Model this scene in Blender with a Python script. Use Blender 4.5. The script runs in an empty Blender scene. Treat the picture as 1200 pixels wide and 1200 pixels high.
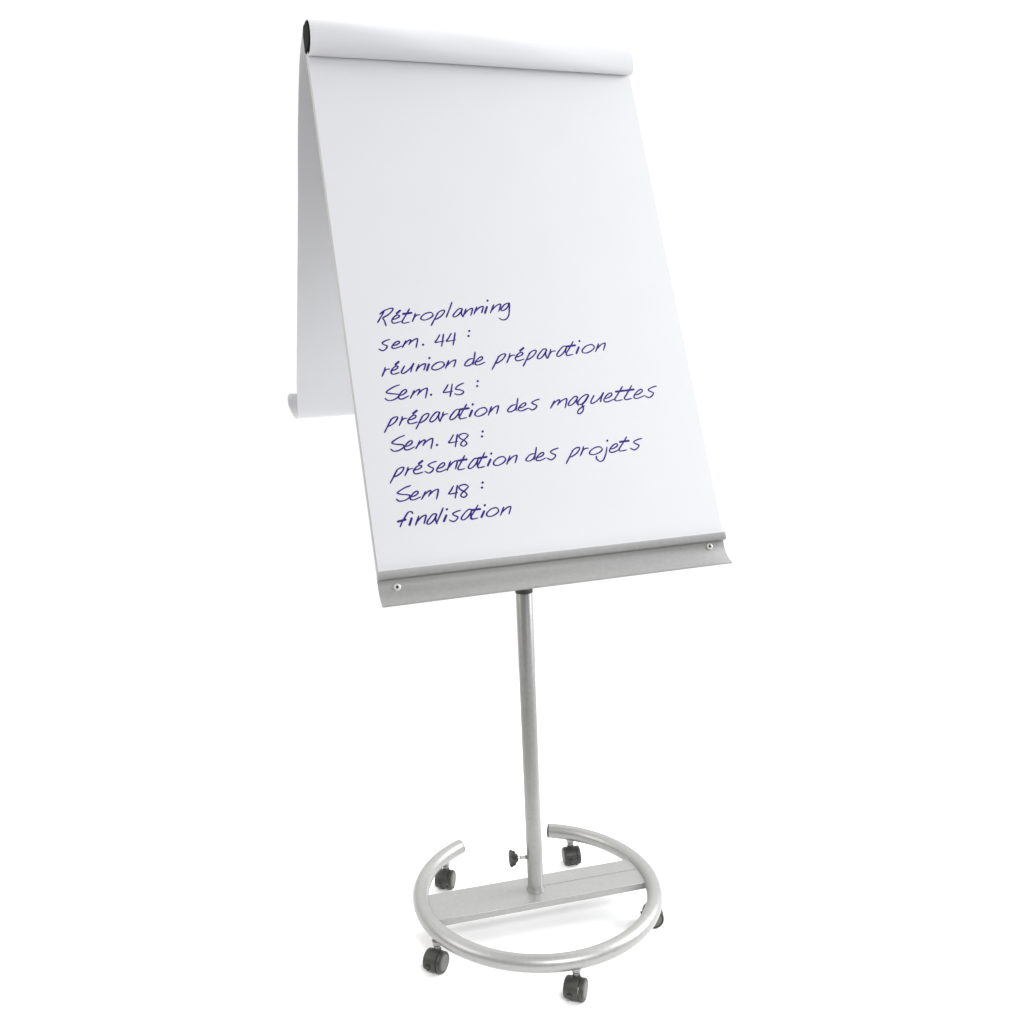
import bpy, bmesh, math, json, random
from mathutils import Vector, Matrix
sc = bpy.context.scene
random.seed(4)

# ------------------------------------------------------------------ camera
cam_d = bpy.data.cameras.new("camera"); cam = bpy.data.objects.new("camera", cam_d)
sc.collection.objects.link(cam); sc.camera = cam
CAM = Vector((-0.22407, -1.93652, 1.27035)); YAW, PITCH, ROLL = 0.10596, -0.17164, -0.041456
fw = Vector((math.sin(YAW)*math.cos(PITCH), math.cos(YAW)*math.cos(PITCH), math.sin(PITCH)))
rt = Vector((math.cos(YAW), -math.sin(YAW), 0)); up = rt.cross(fw)
r2 = rt*math.cos(ROLL) + up*math.sin(ROLL); u2 = up*math.cos(ROLL) - rt*math.sin(ROLL)
cam.matrix_world = Matrix(((r2.x, u2.x, -fw.x, CAM.x), (r2.y, u2.y, -fw.y, CAM.y), (r2.z, u2.z, -fw.z, CAM.z), (0, 0, 0, 1)))
cam_d.sensor_width = 36; cam_d.lens = 36*1130.38/1200; cam_d.clip_start = 0.05; cam_d.clip_end = 300

# ------------------------------------------------------------------ studio light
sc.view_settings.view_transform = 'Standard'; sc.view_settings.look = 'None'
sc.view_settings.exposure = 0; sc.view_settings.gamma = 1; sc.view_settings.use_curve_mapping = False
W = bpy.data.worlds.new("World"); sc.world = W; W.use_nodes = True
nt = W.node_tree; nt.nodes.clear()
def N(t, **k):
    n = nt.nodes.new(t)
    for a, b in k.items(): setattr(n, a, b)
    return n
def lk(a, b): nt.links.new(a, b)
def mrange(src, a, b, c, d):
    m = N('ShaderNodeMapRange', interpolation_type='SMOOTHSTEP')
    lk(src, m.inputs['Value'])
    for k, v in zip(('From Min', 'From Max', 'To Min', 'To Max'), (a, b, c, d)): m.inputs[k].default_value = v
    return m.outputs['Result']
tc = N('ShaderNodeTexCoord'); sx = N('ShaderNodeSeparateXYZ'); lk(tc.outputs['Generated'], sx.inputs[0])
DARK_FRONT, BACK, TOP_FRONT, TOP_BACK = 0.30, 1.05, 0.65, 1.6
low = mrange(sx.outputs['Y'], 0.15, 0.5, DARK_FRONT, BACK)      # plain white world glow behind, dimmer room in front
tt = mrange(sx.outputs['Z'], 0.34, 0.62, 0, 1)
top = mrange(sx.outputs['Y'], -0.30, 0.30, TOP_FRONT, TOP_BACK)                     # added overhead glow, stronger at the back to whiten the floor
mx = N('ShaderNodeMix', data_type='FLOAT'); lk(tt, mx.inputs[0]); lk(low, mx.inputs[2]); lk(top, mx.inputs[3])
bg = N('ShaderNodeBackground'); bg.inputs['Color'].default_value = (1, 1, 1, 1); lk(mx.outputs[0], bg.inputs['Strength'])
wo = N('ShaderNodeOutputWorld'); lk(bg.outputs[0], wo.inputs[0])
def area(name, loc, aim, size, power, col):
    d = bpy.data.lights.new(name, 'AREA'); d.shape = 'RECTANGLE'; d.size, d.size_y = size; d.energy = power; d.color = col
    o = bpy.data.objects.new(name, d); sc.collection.objects.link(o); o.location = loc
    o.rotation_euler = (Vector(aim) - Vector(loc)).to_track_quat('-Z', 'Y').to_euler()
area("softbox_right", (3.5, 0.1, 2.3), (0.1, -0.1, 0.2), (2.2, 2.4), 215, (0.95, 0.97, 1.0))
area("floor_fill_left", (-3.5, -0.5, 2.6), (0.0, -0.1, 0.2), (2.0, 2.0), 52, (1.0, 0.965, 0.93))  # added lamp, brightens the floor round the base
area("paper_fill_front", (1.5, -3.1, 2.5), (0, 0, 1.1), (1.8, 1.4), 29, (0.98, 0.98, 1.0))  # added fill lamp, brightens the front of the paper

sd = bpy.data.lights.new("base_fill_spot", 'SPOT'); sd.energy = 165; sd.spot_size = math.radians(18); sd.spot_blend = 0.5; sd.shadow_soft_size = 0.3  # added spot, lifts the shadow on the floor inside the ring
so = bpy.data.objects.new("base_fill_spot", sd); sc.collection.objects.link(so); so.location = (0.3, -2.25, 2.2)
so.rotation_euler = (Vector((0.0, -0.10, 0)) - so.location).to_track_quat('-Z', 'Y').to_euler()

# ------------------------------------------------------------------ materials
FZ = 0.0086      # floor level under the casters
def mat(name, col, rough=0.5, metal=0.0, noise=0.0, nscale=60, bump=0.0, bscale=400, spec=0.5, coat=0.0):
    m = bpy.data.materials.new(name); m.use_nodes = True; t = m.node_tree
    p = t.nodes['Principled BSDF']
    p.inputs['Roughness'].default_value = rough; p.inputs['Metallic'].default_value = metal
    p.inputs['Specular IOR Level'].default_value = spec; p.inputs['Coat Weight'].default_value = coat
    p.inputs['Base Color'].default_value = (*col, 1)
    co = t.nodes.new('ShaderNodeTexCoord')
    if noise:
        n = t.nodes.new('ShaderNodeTexNoise'); n.inputs['Scale'].default_value = nscale; n.inputs['Detail'].default_value = 5
        t.links.new(co.outputs['Object'], n.inputs['Vector'])
        r = t.nodes.new('ShaderNodeMapRange'); r.inputs['From Min'].default_value = 0.3; r.inputs['From Max'].default_value = 0.7
        r.inputs['To Min'].default_value = 1-noise; r.inputs['To Max'].default_value = 1+noise
        t.links.new(n.outputs['Fac'], r.inputs['Value'])
        v = t.nodes.new('ShaderNodeMix'); v.data_type = 'RGBA'; v.blend_type = 'MULTIPLY'; v.inputs[0].default_value = 1
        v.inputs[6].default_value = (*col, 1); t.links.new(r.outputs[0], v.inputs[7]); t.links.new(v.outputs[2], p.inputs['Base Color'])
        r2_ = t.nodes.new('ShaderNodeMapRange'); r2_.inputs['To Min'].default_value = rough-0.08; r2_.inputs['To Max'].default_value = rough+0.08
        t.links.new(n.outputs['Fac'], r2_.inputs['Value']); t.links.new(r2_.outputs[0], p.inputs['Roughness'])
    if bump:
        n = t.nodes.new('ShaderNodeTexNoise'); n.inputs['Scale'].default_value = bscale; n.inputs['Detail'].default_value = 3
        t.links.new(co.outputs['Object'], n.inputs['Vector'])
        b = t.nodes.new('ShaderNodeBump'); b.inputs['Strength'].default_value = bump; b.inputs['Distance'].default_value = 0.002
        t.links.new(n.outputs['Fac'], b.inputs['Height']); t.links.new(b.outputs['Normal'], p.inputs['Normal'])
    return m
M_floor = mat('white_floor', (0.94, 0.94, 0.94), 0.9, spec=0.1)
M_paper = mat('paper', (0.74, 0.74, 0.755), 0.75, noise=0.008, nscale=9, bump=0.03, bscale=14, spec=0.25)
M_silver = mat('silver_paint', (0.335, 0.335, 0.324), 0.38, 0.55, noise=0.05, nscale=150, bump=0.02, bscale=900, coat=0.25)
M_tray = mat('tray_paint', (0.345, 0.345, 0.336), 0.45, 0.3, noise=0.05, nscale=130, bump=0.03, bscale=700)
M_black = mat('black_plastic', (0.008, 0.008, 0.0075), 0.85, bump=0.05, bscale=500, spec=0.12)
M_caster = mat('caster_plastic', (0.028, 0.028, 0.024), 0.45, noise=0.15, nscale=90)
M_cap = mat('grey_cap', (0.095, 0.095, 0.083), 0.45, noise=0.08, nscale=120)
M_chrome = mat('zinc', (0.72, 0.72, 0.70), 0.22, 1.0)
M_screw = mat('screw_metal', (0.78, 0.78, 0.74), 0.35, 0.25)
M_dark = mat('dark_hole', (0.03, 0.03, 0.028), 0.7)
M_board = mat('board_back', (0.20, 0.20, 0.20), 0.4, noise=0.02, nscale=20)
M_edge = mat('board_edge', (0.45, 0.45, 0.44), 0.45, 0.3, noise=0.04)
M_ink = mat('navy_ink', (0.022, 0.009, 0.215), 0.6, noise=0.12, nscale=300, spec=0.3)

# ------------------------------------------------------------------ helpers
def empty(name, loc, label, cat):
    o = bpy.data.objects.new(name, None); sc.collection.objects.link(o); o.location = loc
    o.empty_display_size = 0.1; o['label'] = label; o['category'] = cat
    return o
def obj(name, bm, m, parent=None, smooth=True, base=Vector((0, 0, 0)), bevel=0, angle=40):
    bmesh.ops.recalc_face_normals(bm, faces=bm.faces)
    me = bpy.data.meshes.new(name); bm.to_mesh(me); bm.free(); me.materials.append(m)
    if smooth:
        for p in me.polygons: p.use_smooth = True
        me.set_sharp_from_angle(angle=math.radians(angle))
    o = bpy.data.objects.new(name, me); sc.collection.objects.link(o)
    if parent:
        o.parent = parent; o.location = -base
        if parent.name.startswith('flip_chart_stand'): o.location = (0, 0, -FZ)
    if bevel:
        b = o.modifiers.new('bevel', 'BEVEL'); b.width = bevel; b.segments = 3; b.limit_method = 'ANGLE'; b.angle_limit = math.radians(35)
    return o
def sweep(bm, pts, frames, prof, caps=True, closed=False):
    rings = []
    for P, (a, b) in zip(pts, frames): rings.append([bm.verts.new(P + a*x + b*y) for x, y in prof])
    n = len(prof); m = len(rings)
    for i in range(m if closed else m-1):
        A, B = rings[i], rings[(i+1) % m]
        for k in range(n): bm.faces.new((A[k], A[(k+1) % n], B[(k+1) % n], B[k]))
    if caps and not closed: bm.faces.new(rings[0][::-1]); bm.faces.new(rings[-1])
def circ(r, n=32): return [(r*math.cos(2*math.pi*i/n), r*math.sin(2*math.pi*i/n)) for i in range(n)]
def rod(bm, a, b, r, n=28, r2=None):
    a, b = Vector(a), Vector(b); d = (b-a).normalized(); x = d.orthogonal().normalized(); y = d.cross(x)
    lathe(bm, a, d, [(0, r), ((b-a).length, r if r2 is None else r2)], n)
def lathe(bm, o, d, prof, n=36):
    o, d = Vector(o), Vector(d).normalized(); x = d.orthogonal().normalized(); y = d.cross(x); rings = []
    for t, r in prof: rings.append([bm.verts.new(o + d*t + (x*math.cos(2*math.pi*i/n) + y*math.sin(2*math.pi*i/n))*max(r, 1e-5)) for i in range(n)])
    for A, B in zip(rings, rings[1:]):
        for k in range(n): bm.faces.new((A[k], A[(k+1) % n], B[(k+1) % n], B[k]))
    bm.faces.new(rings[0][::-1]); bm.faces.new(rings[-1])
def box(bm, o, ax, ay, az, x0, x1, y0, y1, z0, z1):
    v = [bm.verts.new(o + ax*x + ay*y + az*z) for x in (x0, x1) for y in (y0, y1) for z in (z0, z1)]
    for f in ((0, 1, 3, 2), (4, 6, 7, 5), (0, 4, 5, 1), (2, 3, 7, 6), (0, 2, 6, 4), (1, 5, 7, 3)): bm.faces.new([v[i] for i in f])
def catmull(p, k=6, closed=False):
    p = [Vector(q) for q in p]
    if len(p) < 3: return p
    out = []
    for i in range(len(p)-1):
        a, b, c, d = p[max(i-1, 0)], p[i], p[i+1], p[min(i+2, len(p)-1)]
        for j in range(k):
            t = j/k
            out.append(0.5*((2*b) + (c-a)*t + (2*a-5*b+4*c-d)*t*t + (3*b-a-3*c+d)*t**3))
    out.append(p[-1]); return out

# ------------------------------------------------------------------ floor
bm = bmesh.new()
rim = [bm.verts.new((1.7*math.cos(2*math.pi*i/96), 1.7*math.sin(2*math.pi*i/96), FZ)) for i in range(96)]
bm.faces.new(rim); fl = obj('floor', bm, M_floor, smooth=False); fl['kind'] = 'structure'

# ------------------------------------------------------------------ frames
BY, PSI, LEAN = 0.13709, 0.22377, 0.37535
eb = Vector((math.cos(BY), math.sin(BY), 0)); hb = Vector((-math.sin(BY), math.cos(BY), 0)); Z = Vector((0, 0, 1))
ex = Vector((math.cos(PSI), math.sin(PSI), 0)); eh = Vector((-math.sin(PSI), math.cos(PSI), 0))
ev = Z*math.cos(LEAN) + eh*math.sin(LEAN); en = -eh*math.cos(LEAN) + Z*math.sin(LEAN)
O = -eh*0.21593 + Z*0.88772
def B(u, v, n=0): return O + ex*u + ev*v + en*n
HS, WS = 1.0172, 0.34

stand = empty('flip_chart_stand', (0, 0, FZ), 'silver flip chart stand with pole, open ring base, five black casters and pen tray', 'flip chart stand')

# ring base: an open hoop of round tube, ends capped
RC = Vector((0.0025, 0.0069, 0.085)); TR = 0.0172
def ring_r(a): return 0.2585 + 0.0065*math.cos(2*(a-math.radians(118))) 
a0, a1 = math.radians(126.5-360), math.radians(75.2)
pts, frs = [], []
K = 120
for i in range(K+1):
    a = a0 + (a1-a0)*i/K; rad = Vector((math.cos(a), math.sin(a), 0))
    pts.append(RC + rad*ring_r(a)); frs.append((rad, Z))
bm = bmesh.new(); sweep(bm, pts, frs, circ(TR, 36)); ring = obj('base_ring', bm, M_silver, stand)
for P, d in ((pts[0], pts[0]-pts[1]), (pts[-1], pts[-1]-pts[-2])):
    bm = bmesh.new(); lathe(bm, P, d, [(0.0002, TR*0.97), (0.0022, TR*0.97), (0.0032, TR*0.86)]); obj('end_cap', bm, M_dark, ring)

# cross plate welded inside the ring
bm = bmesh.new(); zt = 0.0896
box(bm, Vector((0, 0, 0)), eb, hb, Z, -0.243, 0.243, -0.0514, 0.0514, zt-0.0155, zt)
plate = obj('cross_plate', bm, M_silver, stand, bevel=0.0018)
bm = bmesh.new(); box(bm, Vector((0, 0, 0)), eb, hb, Z, 0.017, 0.241, 0.0064, 0.0500, zt-0.0005, zt+0.0009)
obj('reflection_strip', bm, M_silver, plate, bevel=0.0003)  # raised strip standing in for a reflection edge on the plate

# pole
PR = 0.0172
bm = bmesh.new(); lathe(bm, (0, 0, zt-0.001), Z, [(0, PR+0.004), (0.0025, PR+0.0035), (0.006, PR+0.0008), (0.010, PR), (0.672, PR), (0.6735, PR-0.001)], 48)
pole = obj('pole', bm, M_silver, stand)
bm = bmesh.new(); lathe(bm, (0, 0, 0.7618), Z, [(0, PR-0.0005), (0.0004, PR+0.001), (0.007, PR+0.0012), (0.008, PR), (0.008, 0.013)], 48)
obj('pole_collar', bm, M_dark, stand)
bm = bmesh.new(); lathe(bm, (0, 0, 0.768), Z, [(0, 0.0135), (0.585, 0.0135)], 36)
obj('inner_pole', bm, M_chrome, stand)
# pivot bracket behind the board
bm = bmesh.new(); vv = 0.515
box(bm, B(0, vv, -0.024), ex, ev, en, -0.05, 0.05, -0.09, 0.09, -0.003, 0.0)
for s in (-1, 1): box(bm, B(s*0.019, vv, -0.027), ex, ev, en, -0.0015, 0.0015, -0.04, 0.04, -0.055, 0.0)
obj('pivot_bracket', bm, M_tray, stand, bevel=0.0008)

# locking knob: star head on a threaded stud, and its boss
kd = Vector((-1, 0.0, 0)); kz = Vector((0, 0, 0.1672))
bm = bmesh.new(); lathe(bm, kz + kd*(PR-0.001), kd, [(0, 0.0046), (0.0035, 0.0046), (0.004, 0.003)], 20)
kb = obj('locking_knob', bm, M_cap, stand)
bm = bmesh.new(); prof = []
for i in range(26): prof.append((0.0005*i + 0.020, 0.0038 if i % 2 else 0.0033))
lathe(bm, kz, kd, prof, 18); rod(bm, kz+kd*0.0195, kz+kd*0.038, 0.0031, 16); obj('stud', bm, M_chrome, kb)
bm = bmesh.new(); nn = 60; rings = []
for t, r, lobe in ((0.0365, 0.0065, 0), (0.041, 0.009, 0.12), (0.0425, 0.0125, 0.18), (0.0475, 0.0135, 0.2), (0.0495, 0.0165, 0.1), (0.0535, 0.0165, 0.1), (0.056, 0.0120, 0.1)):
    rings.append([bm.verts.new(kz + kd*t + (Vector((0, 1, 0))*math.cos(q) + Z*math.sin(q))*r*(1+lobe*math.cos(6*q+math.pi/2*0))) for q in [2*math.pi*i/nn for i in range(nn)]])
for A_, B_ in zip(rings, rings[1:]):
    for k in range(nn): bm.faces.new((A_[k], A_[(k+1) % nn], B_[(k+1) % nn], B_[k]))
bm.faces.new(rings[0][::-1]); bm.faces.new(rings[-1]); obj('knob_head', bm, M_caster, kb, angle=30)

# ------------------------------------------------------------------ casters (one built, four copies)
def build_caster():
    X, Y = Vector((1, 0, 0)), Vector((0, 1, 0)); c = Vector((0, -0.010, 0.0245))
    bm = bmesh.new(); R = 0.0254; nseg = 30; rows = []
    prof = [(-0.0235, R*0.84), (-0.0220, R*0.93), (-0.0185, R*0.985), (-0.010, R), (0.0085, R), (0.0105, R*0.985)]
    angs = [math.radians(-32 + 244*i/nseg) for i in range(nseg+1)]
    for xx, rr in prof:
        rows.append([bm.verts.new(c + X*xx + (-Y*math.cos(a) + Z*math.sin(a))*rr) for a in angs])
    inner = [[bm.verts.new(c + X*xx + (-Y*math.cos(a) + Z*math.sin(a))*(rr-0.002)) for a in angs] for xx, rr in prof]
    for q in (rows, inner):
        for A_, B_ in zip(q, q[1:]):
            for k in range(nseg): bm.faces.new((A_[k], A_[k+1], B_[k+1], B_[k]))
    for k in range(nseg):
        for j in (0, -1): bm.faces.new((rows[j][k], rows[j][k+1], inner[j][k+1], inner[j][k]))
    for j in range(len(prof)-1):
        for k in (0, -1): bm.faces.new((rows[j][k], rows[j+1][k], inner[j+1][k], inner[j][k]))
    lathe(bm, (0, 0, 0.043), Z, [(0, 0.0095), (0.0065, 0.009), (0.008, 0.0078)], 24)       # stem socket
    hood = obj('caster', bm, M_caster, None)
    for s in (-1, 1):
        bm = bmesh.new()
        if s > 0: pr = [(0.0112, 0.020), (0.0114, 0.0236), (0.0125, 0.0245), (0.0205, 0.0245), (0.0225, 0.0236), (0.0228, 0.0205), (0.0215, 0.0195), (0.0215, 0.002)]
        else: pr = [(0.0002, 0.0200), (0.0004, 0.0225), (0.0015, 0.0232), (0.0205, 0.0232), (0.0212, 0.0215), (0.0212, 0.002)]
        lathe(bm, c, X*s, pr, 44); w = obj('wheel', bm, M_caster, hood)
        bm = bmesh.new(); t0 = 0.0213 if s > 0 else 0.0211
        lathe(bm, c, X*s, [(t0, 0.0188), (t0+0.0013, 0.0186), (t0+0.0022, 0.0172), (t0+0.0026, 0.012), (t0+0.0028, 0.002)], 40)
        obj('hub_cap', bm, M_cap, hood)
    bm = bmesh.new(); pl = c - Y*0.0255 + Z*0.001
    box(bm, pl, X, Y, Z, -0.0125, -0.0025, -0.0045, 0.002, -0.0035, 0.0015)
    box(bm, pl, X, Y, Z, -0.0105, -0.0045, -0.0035, 0.002, -0.0105, -0.0035)
    obj('brake_lever', bm, M_caster, hood, bevel=0.0008)
    bm = bmesh.new()
    lathe(bm, (0, 0, 0.050), Z, [(0, 0.0060), (0.0055, 0.0060), (0.0056, 0.0085), (0.0085, 0.0085), (0.0086, 0.0062), (0.0118, 0.0062), (0.012, 0.0105), (0.021, 0.0115)], 30)
    obj('stem', bm, M_silver, hood)
    return hood
cast = build_caster()
def dup(o, parent):
    c = o.copy(); sc.collection.objects.link(c); c.parent = parent
    for ch in o.children: dup(ch, c)
    return c
casters = [(-150.5, -31), (137.2, -20), (63.5, 4), (-81.0, -25), (-12.5, -97)]
for i, (a, rz) in enumerate(casters):
    o = cast if i == 0 else dup(cast, stand)
    o.parent = stand; a = math.radians(a)
    p = RC + Vector((math.cos(a), math.sin(a), 0))*(ring_r(a) + (0.007 if i == 0 else 0.005 if i == 4 else 0))
    o.location = (p.x, p.y, 0); o.rotation_euler = (0, 0, math.radians(rz)); o.scale = (0.88, 0.88, 0.88)

# ------------------------------------------------------------------ board, rail, tray
bm = bmesh.new(); box(bm, O, ex, ev, en, -0.3430, 0.3434, -0.004, 1.030, -0.0215, -0.0015)
board = obj('board', bm, M_edge, stand, bevel=0.003)
bm = bmesh.new(); box(bm, O, ex, ev, en, -0.335, 0.335, 0.01, 1.06, -0.0225, -0.0218)
obj('back_panel', bm, M_board, board)
bm = bmesh.new()   # dark clamp rail under the paper loop: D-shaped bar
def railprof(f): return [(1.0370, -0.0215), (1.0300, 0.003), (1.0225, 0.018*f), (1.0250, 0.034*f), (1.036, 0.0400*f), (1.056, 0.0345*f), (1.076, 0.0175*f), (1.0865, -0.002), (1.0760, -0.0205)]
rr = [[bm.verts.new(B(u, v, n)) for v, n in railprof(f)] for u, f in ((-0.3440, 1.24), (0.336, 0.62))]
for k in range(9): bm.faces.new((rr[0][k], rr[0][(k+1) % 9], rr[1][(k+1) % 9], rr[1][k]))
bm.faces.new(rr[0][::-1]); bm.faces.new(rr[1]); obj('clamp_rail', bm, M_black, stand, bevel=0.003)
# pen tray: a lip over the paper edge and a hollow that curves out to its front edge
front = [(0.0030, 0.0030), (0.0030, 0.0072), (0.0018, 0.0082), (-0.0090, 0.0080), (-0.0112, 0.0068), (-0.0124, 0.0010)]
hollow = catmull([Vector((v, n, 0)) for v, n in ((-0.0126, -0.0045), (-0.0250, -0.0055), (-0.0370, -0.0030), (-0.0475, 0.0020), (-0.0555, 0.0082), (-0.0590, 0.0120))], 6)
hollow = [(q.x, q.y) for q in hollow]
under = [(-0.0606, 0.0116), (-0.0572, 0.0066), (-0.0490, -0.0002), (-0.0375, -0.0056), (-0.0250, -0.0085), (-0.0100, -0.0090), (-0.0046, -0.0090), (-0.0045, 0.0030)]
prof = front + hollow + under
bm = bmesh.new(); TW = 0.3452
sweep(bm, [B(u, 0) for u in (-TW, TW - 0.0022)], [(ev, en)]*2, prof)
tray = obj('pen_tray', bm, M_tray, stand, angle=28)
for u, v in ((-0.3125, -0.0262), (0.3105, -0.0208)):
    o_ = B(u, v, -0.0056)
    bm = bmesh.new(); lathe(bm, o_, en, [(0, 0.0068), (0.0016, 0.0068), (0.0026, 0.0058), (0.0028, 0.0036), (0.0012, 0.0030), (0.0012, 0.0006)], 32)
    s_ = obj('screw', bm, M_screw, tray)
    bm = bmesh.new(); lathe(bm, o_+en*0.0013, en, [(0, 0.0029), (0.0003, 0.0028)], 6); obj('screw_socket', bm, M_dark, s_)

# ------------------------------------------------------------------ paper pad
base = B(0, 0, 0)
pad = empty('flip_chart_pad', base, 'white paper pad with handwritten French schedule, used pages flipped over the top of the stand', 'paper pad')
bm = bmesh.new(); box(bm, O, ex, ev, en, -WS-0.0024, WS+0.0012, 0.0025, HS + 0.004, -0.0013, 0.0022)
fs = obj('front_sheet', bm, M_paper, pad, base=base, smooth=False)
# flipped pages: clamped under the crease, rolled over the rail, hanging behind
def flip_profile(s, off):
    f = 1.27 + (0.68-1.27)*s          # the loop is fuller at the left end
    out = []
    for v, n in ((1.0172, 0.0035), (1.0105, 0.013), (1.0085, 0.026), (1.0150, 0.038), (1.0300, 0.0445), (1.0480, 0.0425), (1.0660, 0.0330), (1.0830, 0.0170), (1.0935, -0.0040), (1.0925, -0.0240)):
        n2 = n*f*(1 + 0.05*math.sin(5.1*s+0.6) + 0.025*math.sin(13*s+v*60)) if n > 0.004 else n; v = v + 0.0016*math.sin(4.3*s+1.0)*min(1, max(0, n/0.03)) - 0.007*(1-s)*min(1, max(0, (v-1.04)/0.05))
        q = B(0, v, n2); out.append((q.z+off*0.5, q.dot(eh) + off*0.3, 0.0))
    for z, h, du in ((1.850, 0.250, -0.003), (1.730, 0.304, -0.009), (1.592, 0.349, -0.0143), (1.413, 0.399, -0.0233), (1.219, 0.453, -0.0332), (1.162, 0.465, -0.0354), (1.131, 0.472, -0.0357)):
        out.append((z, h + off, du))
    cs = max(0.0, 1 - s*1.6)
    for z, h, du in ((1.1195, 0.483, -0.0385), (1.1275, 0.503, -0.0435), (1.1490, 0.519, -0.0495), (1.1680, 0.517, -0.0510), (1.1770, 0.506, -0.0475)):
        zz = z*(0.55+0.45*cs) + 1.127*(0.45-0.45*cs)
        out.append((zz, h + off, -0.0357 + (du+0.0357)*cs))
    return out
def flipped(off, trim):
    bm = bmesh.new(); cols = []
    for i in range(31):
        s = i/30; u = -0.3425 + 0.6825*s
        pr = flip_profile(s, off)
        q = catmull([Vector((z, h + 0.006*math.sin(6*s+k*0.4)*min(1, max(0, (k-10)/6)), du)) for k, (z, h, du) in enumerate(pr)], 6)
        if trim: q = q[8*6:len(q)-trim]
        cols.append([bm.verts.new(ex*(u+p.z) + eh*p.y + Z*p.x) for p in q])
    for A_, B_ in zip(cols, cols[1:]):
        for k in range(len(A_)-1): bm.faces.new((A_[k], B_[k], B_[k+1], A_[k+1]))
    return bm
f1 = obj('flipped_page', flipped(0.0, 0), M_paper, pad, base=base, angle=80)
s1 = f1.modifiers.new('thickness', 'SOLIDIFY'); s1.thickness = 0.0022; s1.offset = 0; f1.modifiers.new('crisp_edges', 'EDGE_SPLIT').split_angle = math.radians(50)
f2 = obj('flipped_page', flipped(0.007, 26), M_paper, pad, base=base, angle=80)
s2 = f2.modifiers.new('thickness', 'SOLIDIFY'); s2.thickness = 0.0012; s2.offset = 0; f2.modifiers.new('crisp_edges', 'EDGE_SPLIT').split_angle = math.radians(50)

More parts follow.
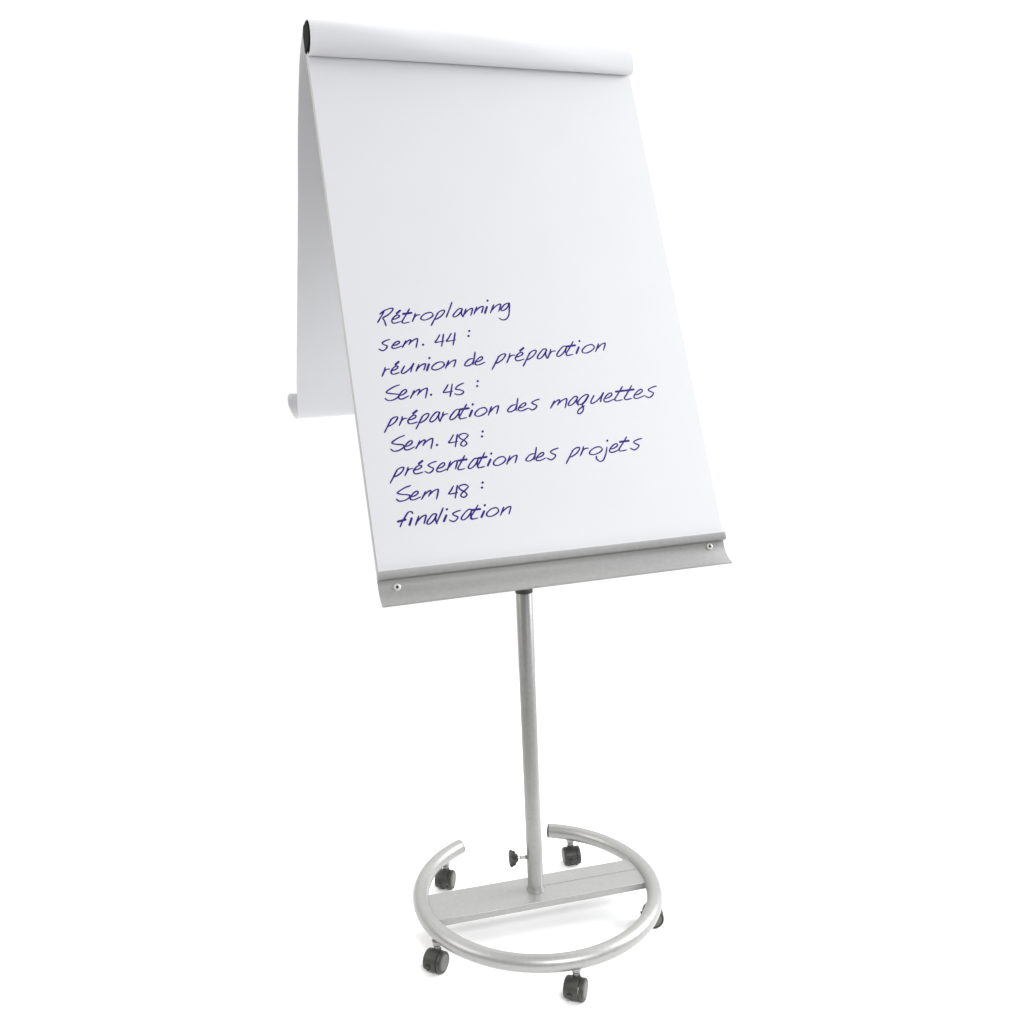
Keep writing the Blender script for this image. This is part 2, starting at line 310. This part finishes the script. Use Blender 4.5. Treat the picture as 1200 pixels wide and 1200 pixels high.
# handwriting: marker strokes lying on the front sheet, one mesh per written group (u, v in 0.1 mm on the sheet)
TEXT = json.loads('''[[[[-2670,4855],[-2707,4797],[-2762,4720],[-2816,4641]],[[-2755,4806],[-2668,4870],[-2564,4910],[-2497,4916],[-2506,4873],[-2593,4794],[-2702,4731],[-2685,4675],[-2667,4575]],[[-2533,4690],[-2463,4708],[-2405,4738],[-2393,4772],[-2436,4779],[-2500,4736],[-2545,4676],[-2535,4629],[-2482,4622],[-2381,4651]],[[-2434,4813],[-2363,4866]],[[-2179,4896],[-2240,4807],[-2308,4714],[-2355,4646],[-2327,4614],[-2219,4634]],[[-2314,4797],[-2153,4815]],[[-2081,4803],[-2112,4727],[-2163,4639]],[[-2138,4695],[-2067,4762],[-1997,4772]],[[-1754,4795],[-1797,4812],[-1889,4792],[-1974,4729],[-1983,4680],[-1912,4664],[-1814,4698],[-1748,4748],[-1749,4790]],[[-1634,4808],[-1685,4739],[-1749,4643],[-1812,4550]],[[-1665,4785],[-1583,4837],[-1521,4848],[-1516,4814],[-1585,4736],[-1681,4680],[-1735,4669]],[[-1339,5002],[-1391,4899],[-1454,4784],[-1497,4707]],[[-1159,4871],[-1220,4868],[-1310,4794],[-1357,4732],[-1328,4707],[-1249,4747],[-1176,4824],[-1154,4871],[-1187,4785],[-1171,4710]],[[-1082,4861],[-1124,4783],[-1165,4702]],[[-1137,4749],[-1051,4831],[-970,4871],[-956,4847],[-1008,4726]],[[-859,4898],[-901,4826],[-940,4752]],[[-914,4795],[-828,4870],[-749,4907],[-734,4884],[-785,4774]],[[-658,4891],[-717,4769]],[[-629,5017],[-629,5012]],[[-515,4931],[-562,4851],[-606,4768]],[[-576,4816],[-481,4900],[-392,4942],[-376,4917],[-434,4793]],[[-206,4963],[-285,4933],[-365,4860],[-381,4812],[-320,4815],[-242,4875],[-194,4960],[-211,4842],[-246,4708],[-309,4632],[-390,4616],[-453,4656]]],[[[-2632,4306],[-2714,4284],[-2784,4244],[-2760,4210],[-2705,4177],[-2729,4127],[-2796,4090],[-2862,4126]],[[-2590,4180],[-2524,4195],[-2465,4231],[-2473,4265],[-2537,4242],[-2604,4180],[-2610,4137],[-2548,4129],[-2430,4168]],[[-2336,4269],[-2377,4203],[-2422,4136]],[[-2397,4178],[-2322,4246],[-2256,4284],[-2245,4260],[-2292,4186]],[[-2279,4206],[-2205,4266],[-2124,4301],[-2114,4270],[-2163,4130]],[[-2025,4173],[-2021,4167]],[[-1674,4360],[-1732,4278],[-1785,4214],[-1716,4216],[-1612,4230]],[[-1599,4368],[-1635,4248],[-1673,4130]],[[-1448,4380],[-1508,4294],[-1562,4228],[-1492,4230],[-1385,4244]],[[-1371,4387],[-1408,4264],[-1448,4141]],[[-1091,4410],[-1092,4405]],[[-1120,4310],[-1121,4305]]],[[[-2796,3765],[-2825,3688],[-2875,3598]],[[-2851,3655],[-2783,3722],[-2716,3732]],[[-2684,3695],[-2622,3711],[-2571,3739],[-2560,3772],[-2597,3779],[-2655,3739],[-2695,3681],[-2686,3635],[-2640,3628],[-2550,3654]],[[-2595,3812],[-2532,3862]],[[-2430,3776],[-2480,3708],[-2507,3656],[-2483,3632],[-2401,3671],[-2307,3750],[-2252,3818],[-2295,3744],[-2331,3655]],[[-2155,3795],[-2194,3730],[-2231,3662]],[[-2206,3701],[-2125,3769],[-2048,3801],[-2034,3780],[-2081,3679]],[[-1968,3786],[-2023,3671]],[[-1943,3905],[-1943,3900]],[[-1684,3805],[-1728,3824],[-1823,3803],[-1910,3739],[-1920,3687],[-1848,3670],[-1746,3703],[-1679,3755],[-1680,3799]],[[-1579,3840],[-1623,3767],[-1664,3691]],[[-1636,3735],[-1546,3810],[-1462,3847],[-1447,3823],[-1500,3711]],[[-1101,3857],[-1181,3845],[-1264,3774],[-1281,3733],[-1222,3718],[-1137,3760],[-1090,3833]],[[-1040,3984],[-1072,3881],[-1117,3741]],[[-1046,3789],[-978,3807],[-916,3849],[-922,3888],[-989,3861],[-1061,3790],[-1069,3739],[-1005,3730],[-883,3775]],[[-575,3884],[-627,3815],[-695,3717],[-761,3623]],[[-607,3862],[-521,3913],[-457,3924],[-453,3889],[-525,3810],[-625,3754],[-680,3743]],[[-352,3927],[-388,3842],[-446,3744]],[[-417,3806],[-339,3880],[-263,3891]],[[-245,3846],[-170,3863],[-108,3894],[-94,3929],[-140,3937],[-209,3893],[-258,3831],[-248,3782],[-193,3774],[-85,3802]],[[-136,3973],[-60,4026]],[[61,3928],[8,3857],[-60,3758],[-128,3661]],[[29,3905],[115,3958],[178,3969],[182,3933],[109,3853],[10,3795],[-46,3784]],[[404,3985],[340,3982],[243,3894],[191,3821],[220,3791],[304,3838],[383,3929],[409,3985],[370,3882],[383,3793]],[[494,3974],[457,3890],[396,3793]],[[426,3854],[508,3927],[587,3938]],[[831,4025],[761,4022],[656,3930],[599,3853],[630,3822],[722,3871],[809,3967],[837,4025],[794,3917],[809,3824]],[[994,4120],[926,4030],[850,3936],[798,3867],[826,3834],[942,3853]],[[847,4020],[1019,4037]],[[1088,3992],[1015,3871]],[[1122,4118],[1123,4112]],[[1406,4018],[1360,4038],[1258,4015],[1162,3943],[1148,3885],[1225,3867],[1335,3905],[1410,3962],[1411,4011]],[[1523,4047],[1475,3967],[1428,3885]],[[1459,3932],[1557,4016],[1646,4056],[1661,4030],[1600,3907]]],[[[-2575,3418],[-2689,3383],[-2812,3316],[-2837,3281],[-2757,3257],[-2633,3238],[-2626,3196],[-2718,3140],[-2825,3130],[-2877,3172]],[[-2596,3212],[-2530,3232],[-2469,3279],[-2475,3323],[-2541,3293],[-2611,3213],[-2619,3156],[-2556,3145],[-2436,3196]],[[-2319,3294],[-2364,3220],[-2414,3147]],[[-2387,3193],[-2304,3267],[-2231,3309],[-2219,3282],[-2271,3200]],[[-2257,3222],[-2175,3288],[-2086,3326],[-2075,3291],[-2130,3135]],[[-2019,3190],[-2015,3185]],[[-1662,3372],[-1724,3289],[-1779,3224],[-1706,3225],[-1595,3237]],[[-1582,3378],[-1619,3257],[-1660,3136]],[[-1356,3386],[-1441,3356],[-1506,3315],[-1531,3274],[-1461,3260],[-1389,3224],[-1418,3178],[-1498,3162],[-1566,3187]],[[-1082,3405],[-1083,3400]],[[-1110,3307],[-1111,3302]]],[[[-2814,2776],[-2860,2712],[-2918,2622],[-2976,2534]],[[-2842,2756],[-2766,2803],[-2709,2812],[-2705,2779],[-2768,2706],[-2856,2655],[-2906,2646]],[[-2610,2808],[-2639,2733],[-2690,2647]],[[-2666,2702],[-2596,2766],[-2527,2774]],[[-2506,2736],[-2432,2750],[-2372,2778],[-2359,2812],[-2404,2820],[-2471,2780],[-2518,2722],[-2507,2674],[-2452,2665],[-2346,2690]],[[-2402,2855],[-2328,2905]],[[-2227,2799],[-2274,2735],[-2333,2646],[-2391,2558]],[[-2256,2779],[-2179,2826],[-2122,2835],[-2118,2802],[-2182,2729],[-2270,2678],[-2320,2669]],[[-1909,2853],[-1971,2851],[-2063,2770],[-2111,2701],[-2082,2672],[-2002,2714],[-1928,2800],[-1904,2853],[-1939,2755],[-1924,2670]],[[-1836,2841],[-1869,2763],[-1924,2673]],[[-1897,2730],[-1822,2797],[-1747,2806]],[[-1516,2877],[-1581,2875],[-1678,2790],[-1729,2718],[-1699,2688],[-1614,2732],[-1535,2822],[-1511,2877],[-1548,2775],[-1532,2686]],[[-1365,2971],[-1428,2884],[-1499,2794],[-1548,2728],[-1519,2696],[-1409,2711]],[[-1504,2876],[-1339,2889]],[[-1281,2842],[-1346,2734]],[[-1253,2956],[-1252,2951]],[[-1001,2862],[-1044,2883],[-1136,2862],[-1222,2795],[-1233,2741],[-1163,2722],[-1064,2756],[-997,2810],[-997,2856]],[[-891,2894],[-936,2813],[-980,2730]],[[-950,2778],[-858,2861],[-773,2901],[-759,2875],[-814,2750]],[[-408,2900],[-487,2889],[-571,2822],[-588,2783],[-529,2766],[-444,2806],[-396,2876]],[[-345,3022],[-378,2923],[-424,2787]],[[-345,2831],[-275,2847],[-211,2887],[-218,2926],[-287,2901],[-360,2832],[-369,2783],[-303,2773],[-177,2815]],[[86,2982],[-1,2962],[-77,2925],[-52,2892],[6,2859],[-20,2812],[-92,2777],[-162,2813]],[[383,2931],[334,2859],[279,2788]],[[310,2833],[398,2905],[475,2945],[487,2919],[431,2839]],[[446,2860],[533,2924],[627,2960],[638,2926],[576,2775]],[[871,2987],[806,2986],[707,2908],[654,2842],[685,2814],[771,2855],[851,2937],[877,2987],[838,2894],[852,2812]],[[1110,3010],[1041,3011],[931,2946],[856,2861],[891,2822],[985,2864],[1114,2999],[1032,2893],[942,2813],[956,2757],[926,2682],[851,2637],[818,2668],[869,2736],[985,2792]],[[1225,2991],[1164,2914],[1130,2856],[1157,2829],[1255,2871],[1367,2959],[1435,3036],[1381,2953],[1335,2852]],[[1447,2910],[1526,2929],[1599,2976],[1593,3021],[1515,2992],[1430,2911],[1419,2854],[1492,2842],[1635,2892]],[[1861,3136],[1787,3046],[1704,2952],[1647,2883],[1678,2850],[1804,2866]],[[1701,3038],[1888,3051]],[[2065,3146],[1994,3057],[1913,2964],[1857,2897],[1887,2863],[2009,2880]],[[1910,3049],[2091,3062]],[[2103,2944],[2188,2963],[2266,3010],[2260,3055],[2175,3025],[2084,2945],[2073,2888],[2152,2877],[2305,2926]],[[2603,3105],[2500,3083],[2412,3042],[2440,3004],[2506,2968],[2474,2915],[2389,2876],[2309,2916]]],[[[-2617,2453],[-2725,2420],[-2842,2357],[-2866,2323],[-2791,2298],[-2673,2277],[-2667,2236],[-2754,2183],[-2856,2174],[-2905,2216]],[[-2628,2243],[-2561,2260],[-2500,2304],[-2507,2345],[-2572,2319],[-2642,2244],[-2650,2191],[-2587,2180],[-2467,2225]],[[-2354,2331],[-2399,2259],[-2449,2189]],[[-2421,2233],[-2339,2305],[-2267,2344],[-2255,2318],[-2307,2239]],[[-2293,2260],[-2212,2323],[-2124,2359],[-2113,2324],[-2167,2172]],[[-2050,2226],[-2046,2221]],[[-1709,2399],[-1768,2319],[-1821,2256],[-1752,2256],[-1648,2266]],[[-1634,2404],[-1671,2286],[-1709,2168]],[[-1442,2389],[-1507,2412],[-1598,2384],[-1600,2332],[-1508,2262],[-1484,2211],[-1546,2168],[-1598,2198],[-1570,2251],[-1475,2323],[-1427,2372]],[[-1145,2420],[-1146,2415]],[[-1173,2325],[-1174,2320]]],[[[-2837,1829],[-2884,1766],[-2943,1677],[-3003,1591]],[[-2866,1809],[-2788,1855],[-2729,1862],[-2724,1830],[-2789,1758],[-2880,1709],[-2931,1701]],[[-2638,1857],[-2668,1786],[-2719,1704]],[[-2694,1756],[-2624,1817],[-2553,1823]],[[-2536,1791],[-2464,1804],[-2405,1831],[-2393,1863],[-2437,1872],[-2503,1834],[-2548,1778],[-2537,1732],[-2484,1722],[-2380,1745]],[[-2435,1905],[-2362,1952]],[[-2105,1922],[-2191,1904],[-2264,1867],[-2239,1833],[-2182,1798],[-2206,1750],[-2276,1717],[-2345,1755]],[[-2093,1787],[-2024,1803],[-1961,1845],[-1968,1886],[-2036,1861],[-2109,1788],[-2117,1736],[-2052,1724],[-1927,1767]],[[-1843,1901],[-1886,1819],[-1927,1735]],[[-1899,1784],[-1812,1867],[-1732,1906],[-1718,1879],[-1770,1753]],[[-1556,1992],[-1613,1911],[-1677,1825],[-1721,1762],[-1696,1730],[-1597,1744]],[[-1681,1904],[-1534,1914]],[[-1315,1917],[-1378,1916],[-1473,1835],[-1523,1765],[-1494,1735],[-1411,1777],[-1334,1863],[-1310,1916],[-1347,1818],[-1332,1731]],[[-1169,2014],[-1230,1927],[-1298,1837],[-1345,1771],[-1319,1738],[-1214,1753]],[[-1302,1920],[-1146,1931]],[[-1078,1873],[-1147,1768]],[[-1049,1984],[-1048,1980]],[[-795,1892],[-837,1913],[-929,1894],[-1016,1828],[-1027,1773],[-957,1752],[-858,1785],[-791,1839],[-790,1886]],[[-690,1913],[-736,1838],[-779,1760]],[[-749,1805],[-657,1882],[-572,1917],[-557,1892],[-612,1775]],[[-205,1918],[-285,1909],[-370,1843],[-388,1804],[-328,1786],[-242,1825],[-193,1894]],[[-141,2040],[-175,1941],[-222,1805]],[[-156,1838],[-86,1853],[-23,1892],[-29,1930],[-98,1906],[-171,1839],[-180,1790],[-115,1779],[11,1819]],[[297,1991],[205,1972],[126,1933],[152,1897],[212,1860],[184,1810],[108,1774],[36,1814]],[[593,1935],[538,1867],[467,1770],[397,1677]],[[560,1914],[649,1963],[715,1972],[719,1936],[643,1859],[540,1805],[482,1796]],[[812,1982],[774,1899],[711,1804]],[[742,1864],[826,1935],[907,1943]],[[1176,1933],[1128,1953],[1026,1937],[930,1877],[917,1826],[995,1807],[1106,1836],[1181,1884],[1180,1927]],[[1294,1933],[1253,1820],[1181,1697],[1106,1662],[1042,1706],[1038,1773]],[[1324,2057],[1324,2052]],[[1366,1887],[1444,1904],[1516,1946],[1510,1989],[1432,1962],[1349,1889],[1339,1835],[1411,1823],[1552,1867]],[[1748,2109],[1675,2023],[1592,1933],[1536,1868],[1567,1834],[1693,1848]],[[1588,2017],[1776,2026]],[[2067,2054],[1966,2035],[1879,1996],[1906,1959],[1972,1922],[1941,1871],[1858,1835],[1779,1876]]],[[[-2640,1514],[-2751,1485],[-2870,1426],[-2894,1394],[-2817,1368],[-2696,1346],[-2690,1306],[-2778,1256],[-2882,1250],[-2933,1292]],[[-2654,1310],[-2588,1325],[-2528,1363],[-2535,1402],[-2600,1379],[-2669,1312],[-2676,1263],[-2614,1251],[-2494,1290]],[[-2387,1382],[-2430,1313],[-2479,1245]],[[-2452,1288],[-2372,1356],[-2302,1393],[-2290,1368],[-2341,1292]],[[-2327,1312],[-2248,1372],[-2163,1405],[-2152,1371],[-2205,1225]],[[-1857,1439],[-1914,1361],[-1966,1300],[-1899,1298],[-1797,1307]],[[-1783,1443],[-1819,1327],[-1857,1211]],[[-1589,1424],[-1656,1448],[-1747,1423],[-1749,1372],[-1655,1302],[-1631,1251],[-1693,1210],[-1746,1241],[-1718,1292],[-1623,1360],[-1574,1408]],[[-1302,1450],[-1302,1445]],[[-1329,1357],[-1330,1353]]],[[[-2677,1004],[-2698,1041],[-2758,1029],[-2830,943],[-2888,867],[-2934,787]],[[-2959,884],[-2822,907]],[[-2709,916],[-2762,804]],[[-2572,949],[-2614,870],[-2655,789]],[[-2627,836],[-2540,916],[-2459,952],[-2445,926],[-2497,803]],[[-2250,955],[-2309,955],[-2396,877],[-2443,810],[-2416,781],[-2339,821],[-2267,903],[-2245,955],[-2279,859],[-2264,774]],[[-2108,1053],[-2163,957],[-2230,851],[-2275,781]],[[-2071,909],[-2131,809]],[[-2046,1016],[-2045,1011]],[[-1789,977],[-1875,961],[-1948,928],[-1923,894],[-1865,860],[-1890,815],[-1960,784],[-2029,822]],[[-1585,974],[-1652,974],[-1751,895],[-1803,827],[-1771,796],[-1685,836],[-1605,920],[-1580,973],[-1618,876],[-1601,788]],[[-1452,1043],[-1513,965],[-1582,884],[-1629,825],[-1601,794],[-1493,804]],[[-1587,960],[-1426,966]],[[-1356,916],[-1424,814]],[[-1328,1024],[-1327,1019]],[[-1089,940],[-1130,961],[-1220,944],[-1305,882],[-1316,830],[-1248,809],[-1150,839],[-1085,889],[-1085,934]],[[-971,958],[-1016,886],[-1058,812]],[[-1029,854],[-938,927],[-854,959],[-839,935],[-893,823]]]]''')
kk = 0
def words(line):
    groups = []
    for st in line:
        lo, hi = min(q[0] for q in st), max(q[0] for q in st)
        if groups and lo - groups[-1][1] < 150: groups[-1][0].append(st); groups[-1][1] = max(hi, groups[-1][1])
        else: groups.append([[st], hi])
    return [g[0] for g in groups]
for line in [w for l in TEXT for w in words(l)]:
    bm = bmesh.new()
    for st in line:
        P = [Vector((u*1e-4, v*1e-4, 0)) for u, v in st]
        if len(P) == 2 and (P[0]-P[1]).length < 0.002:
            P = [P[0], P[0] + Vector((0.0006, 0.0006, 0))]
        P = catmull(P, 7); n0 = 0.00232 + 0.000002*(kk % 60); kk += 1
        L = len(P); left, right = [], []; seed = random.random()*6
        for i, q in enumerate(P):
            d = (P[min(i+1, L-1)] - P[max(i-1, 0)]).normalized(); nrm = Vector((-d.y, d.x, 0))
            w = 0.00134*(1 + 0.22*abs(d.y) - 0.10*abs(d.x) + 0.10*math.sin(seed + i*0.35))
            if L > 2: w *= 0.72 + 0.28*min(1, i/3, (L-1-i)/3)
            else: w = 0.0021
            left.append(q + nrm*w); right.append(q - nrm*w)
        d0 = (P[0]-P[1]).normalized(); d1 = (P[-1]-P[-2]).normalized()
        def cap(c, a, d):
            r = (a-c).length; nr = (a-c).normalized()
            return [c + nr*r*math.cos(t) + d*r*math.sin(t) for t in [math.pi*k/8 for k in range(1, 8)]]
        vl = [bm.verts.new(B(q.x, q.y, n0)) for q in left]; vr = [bm.verts.new(B(q.x, q.y, n0)) for q in right]
        for i in range(L-1): bm.faces.new((vl[i], vr[i], vr[i+1], vl[i+1]))
        c0 = [bm.verts.new(B(q.x, q.y, n0)) for q in cap(P[0], left[0], d0)]
        c1 = [bm.verts.new(B(q.x, q.y, n0)) for q in cap(P[-1], left[-1], d1)]
        bm.faces.new([vl[0]] + c0 + [vr[0]]); bm.faces.new([vl[-1]] + c1 + [vr[-1]])
    for f in bm.faces:
        f.normal_update()
        if f.normal.dot(en) < 0: f.normal_flip()
    me = bpy.data.meshes.new('handwriting'); bm.to_mesh(me); bm.free(); me.materials.append(M_ink)
    o = bpy.data.objects.new('handwriting', me); sc.collection.objects.link(o); o.parent = fs
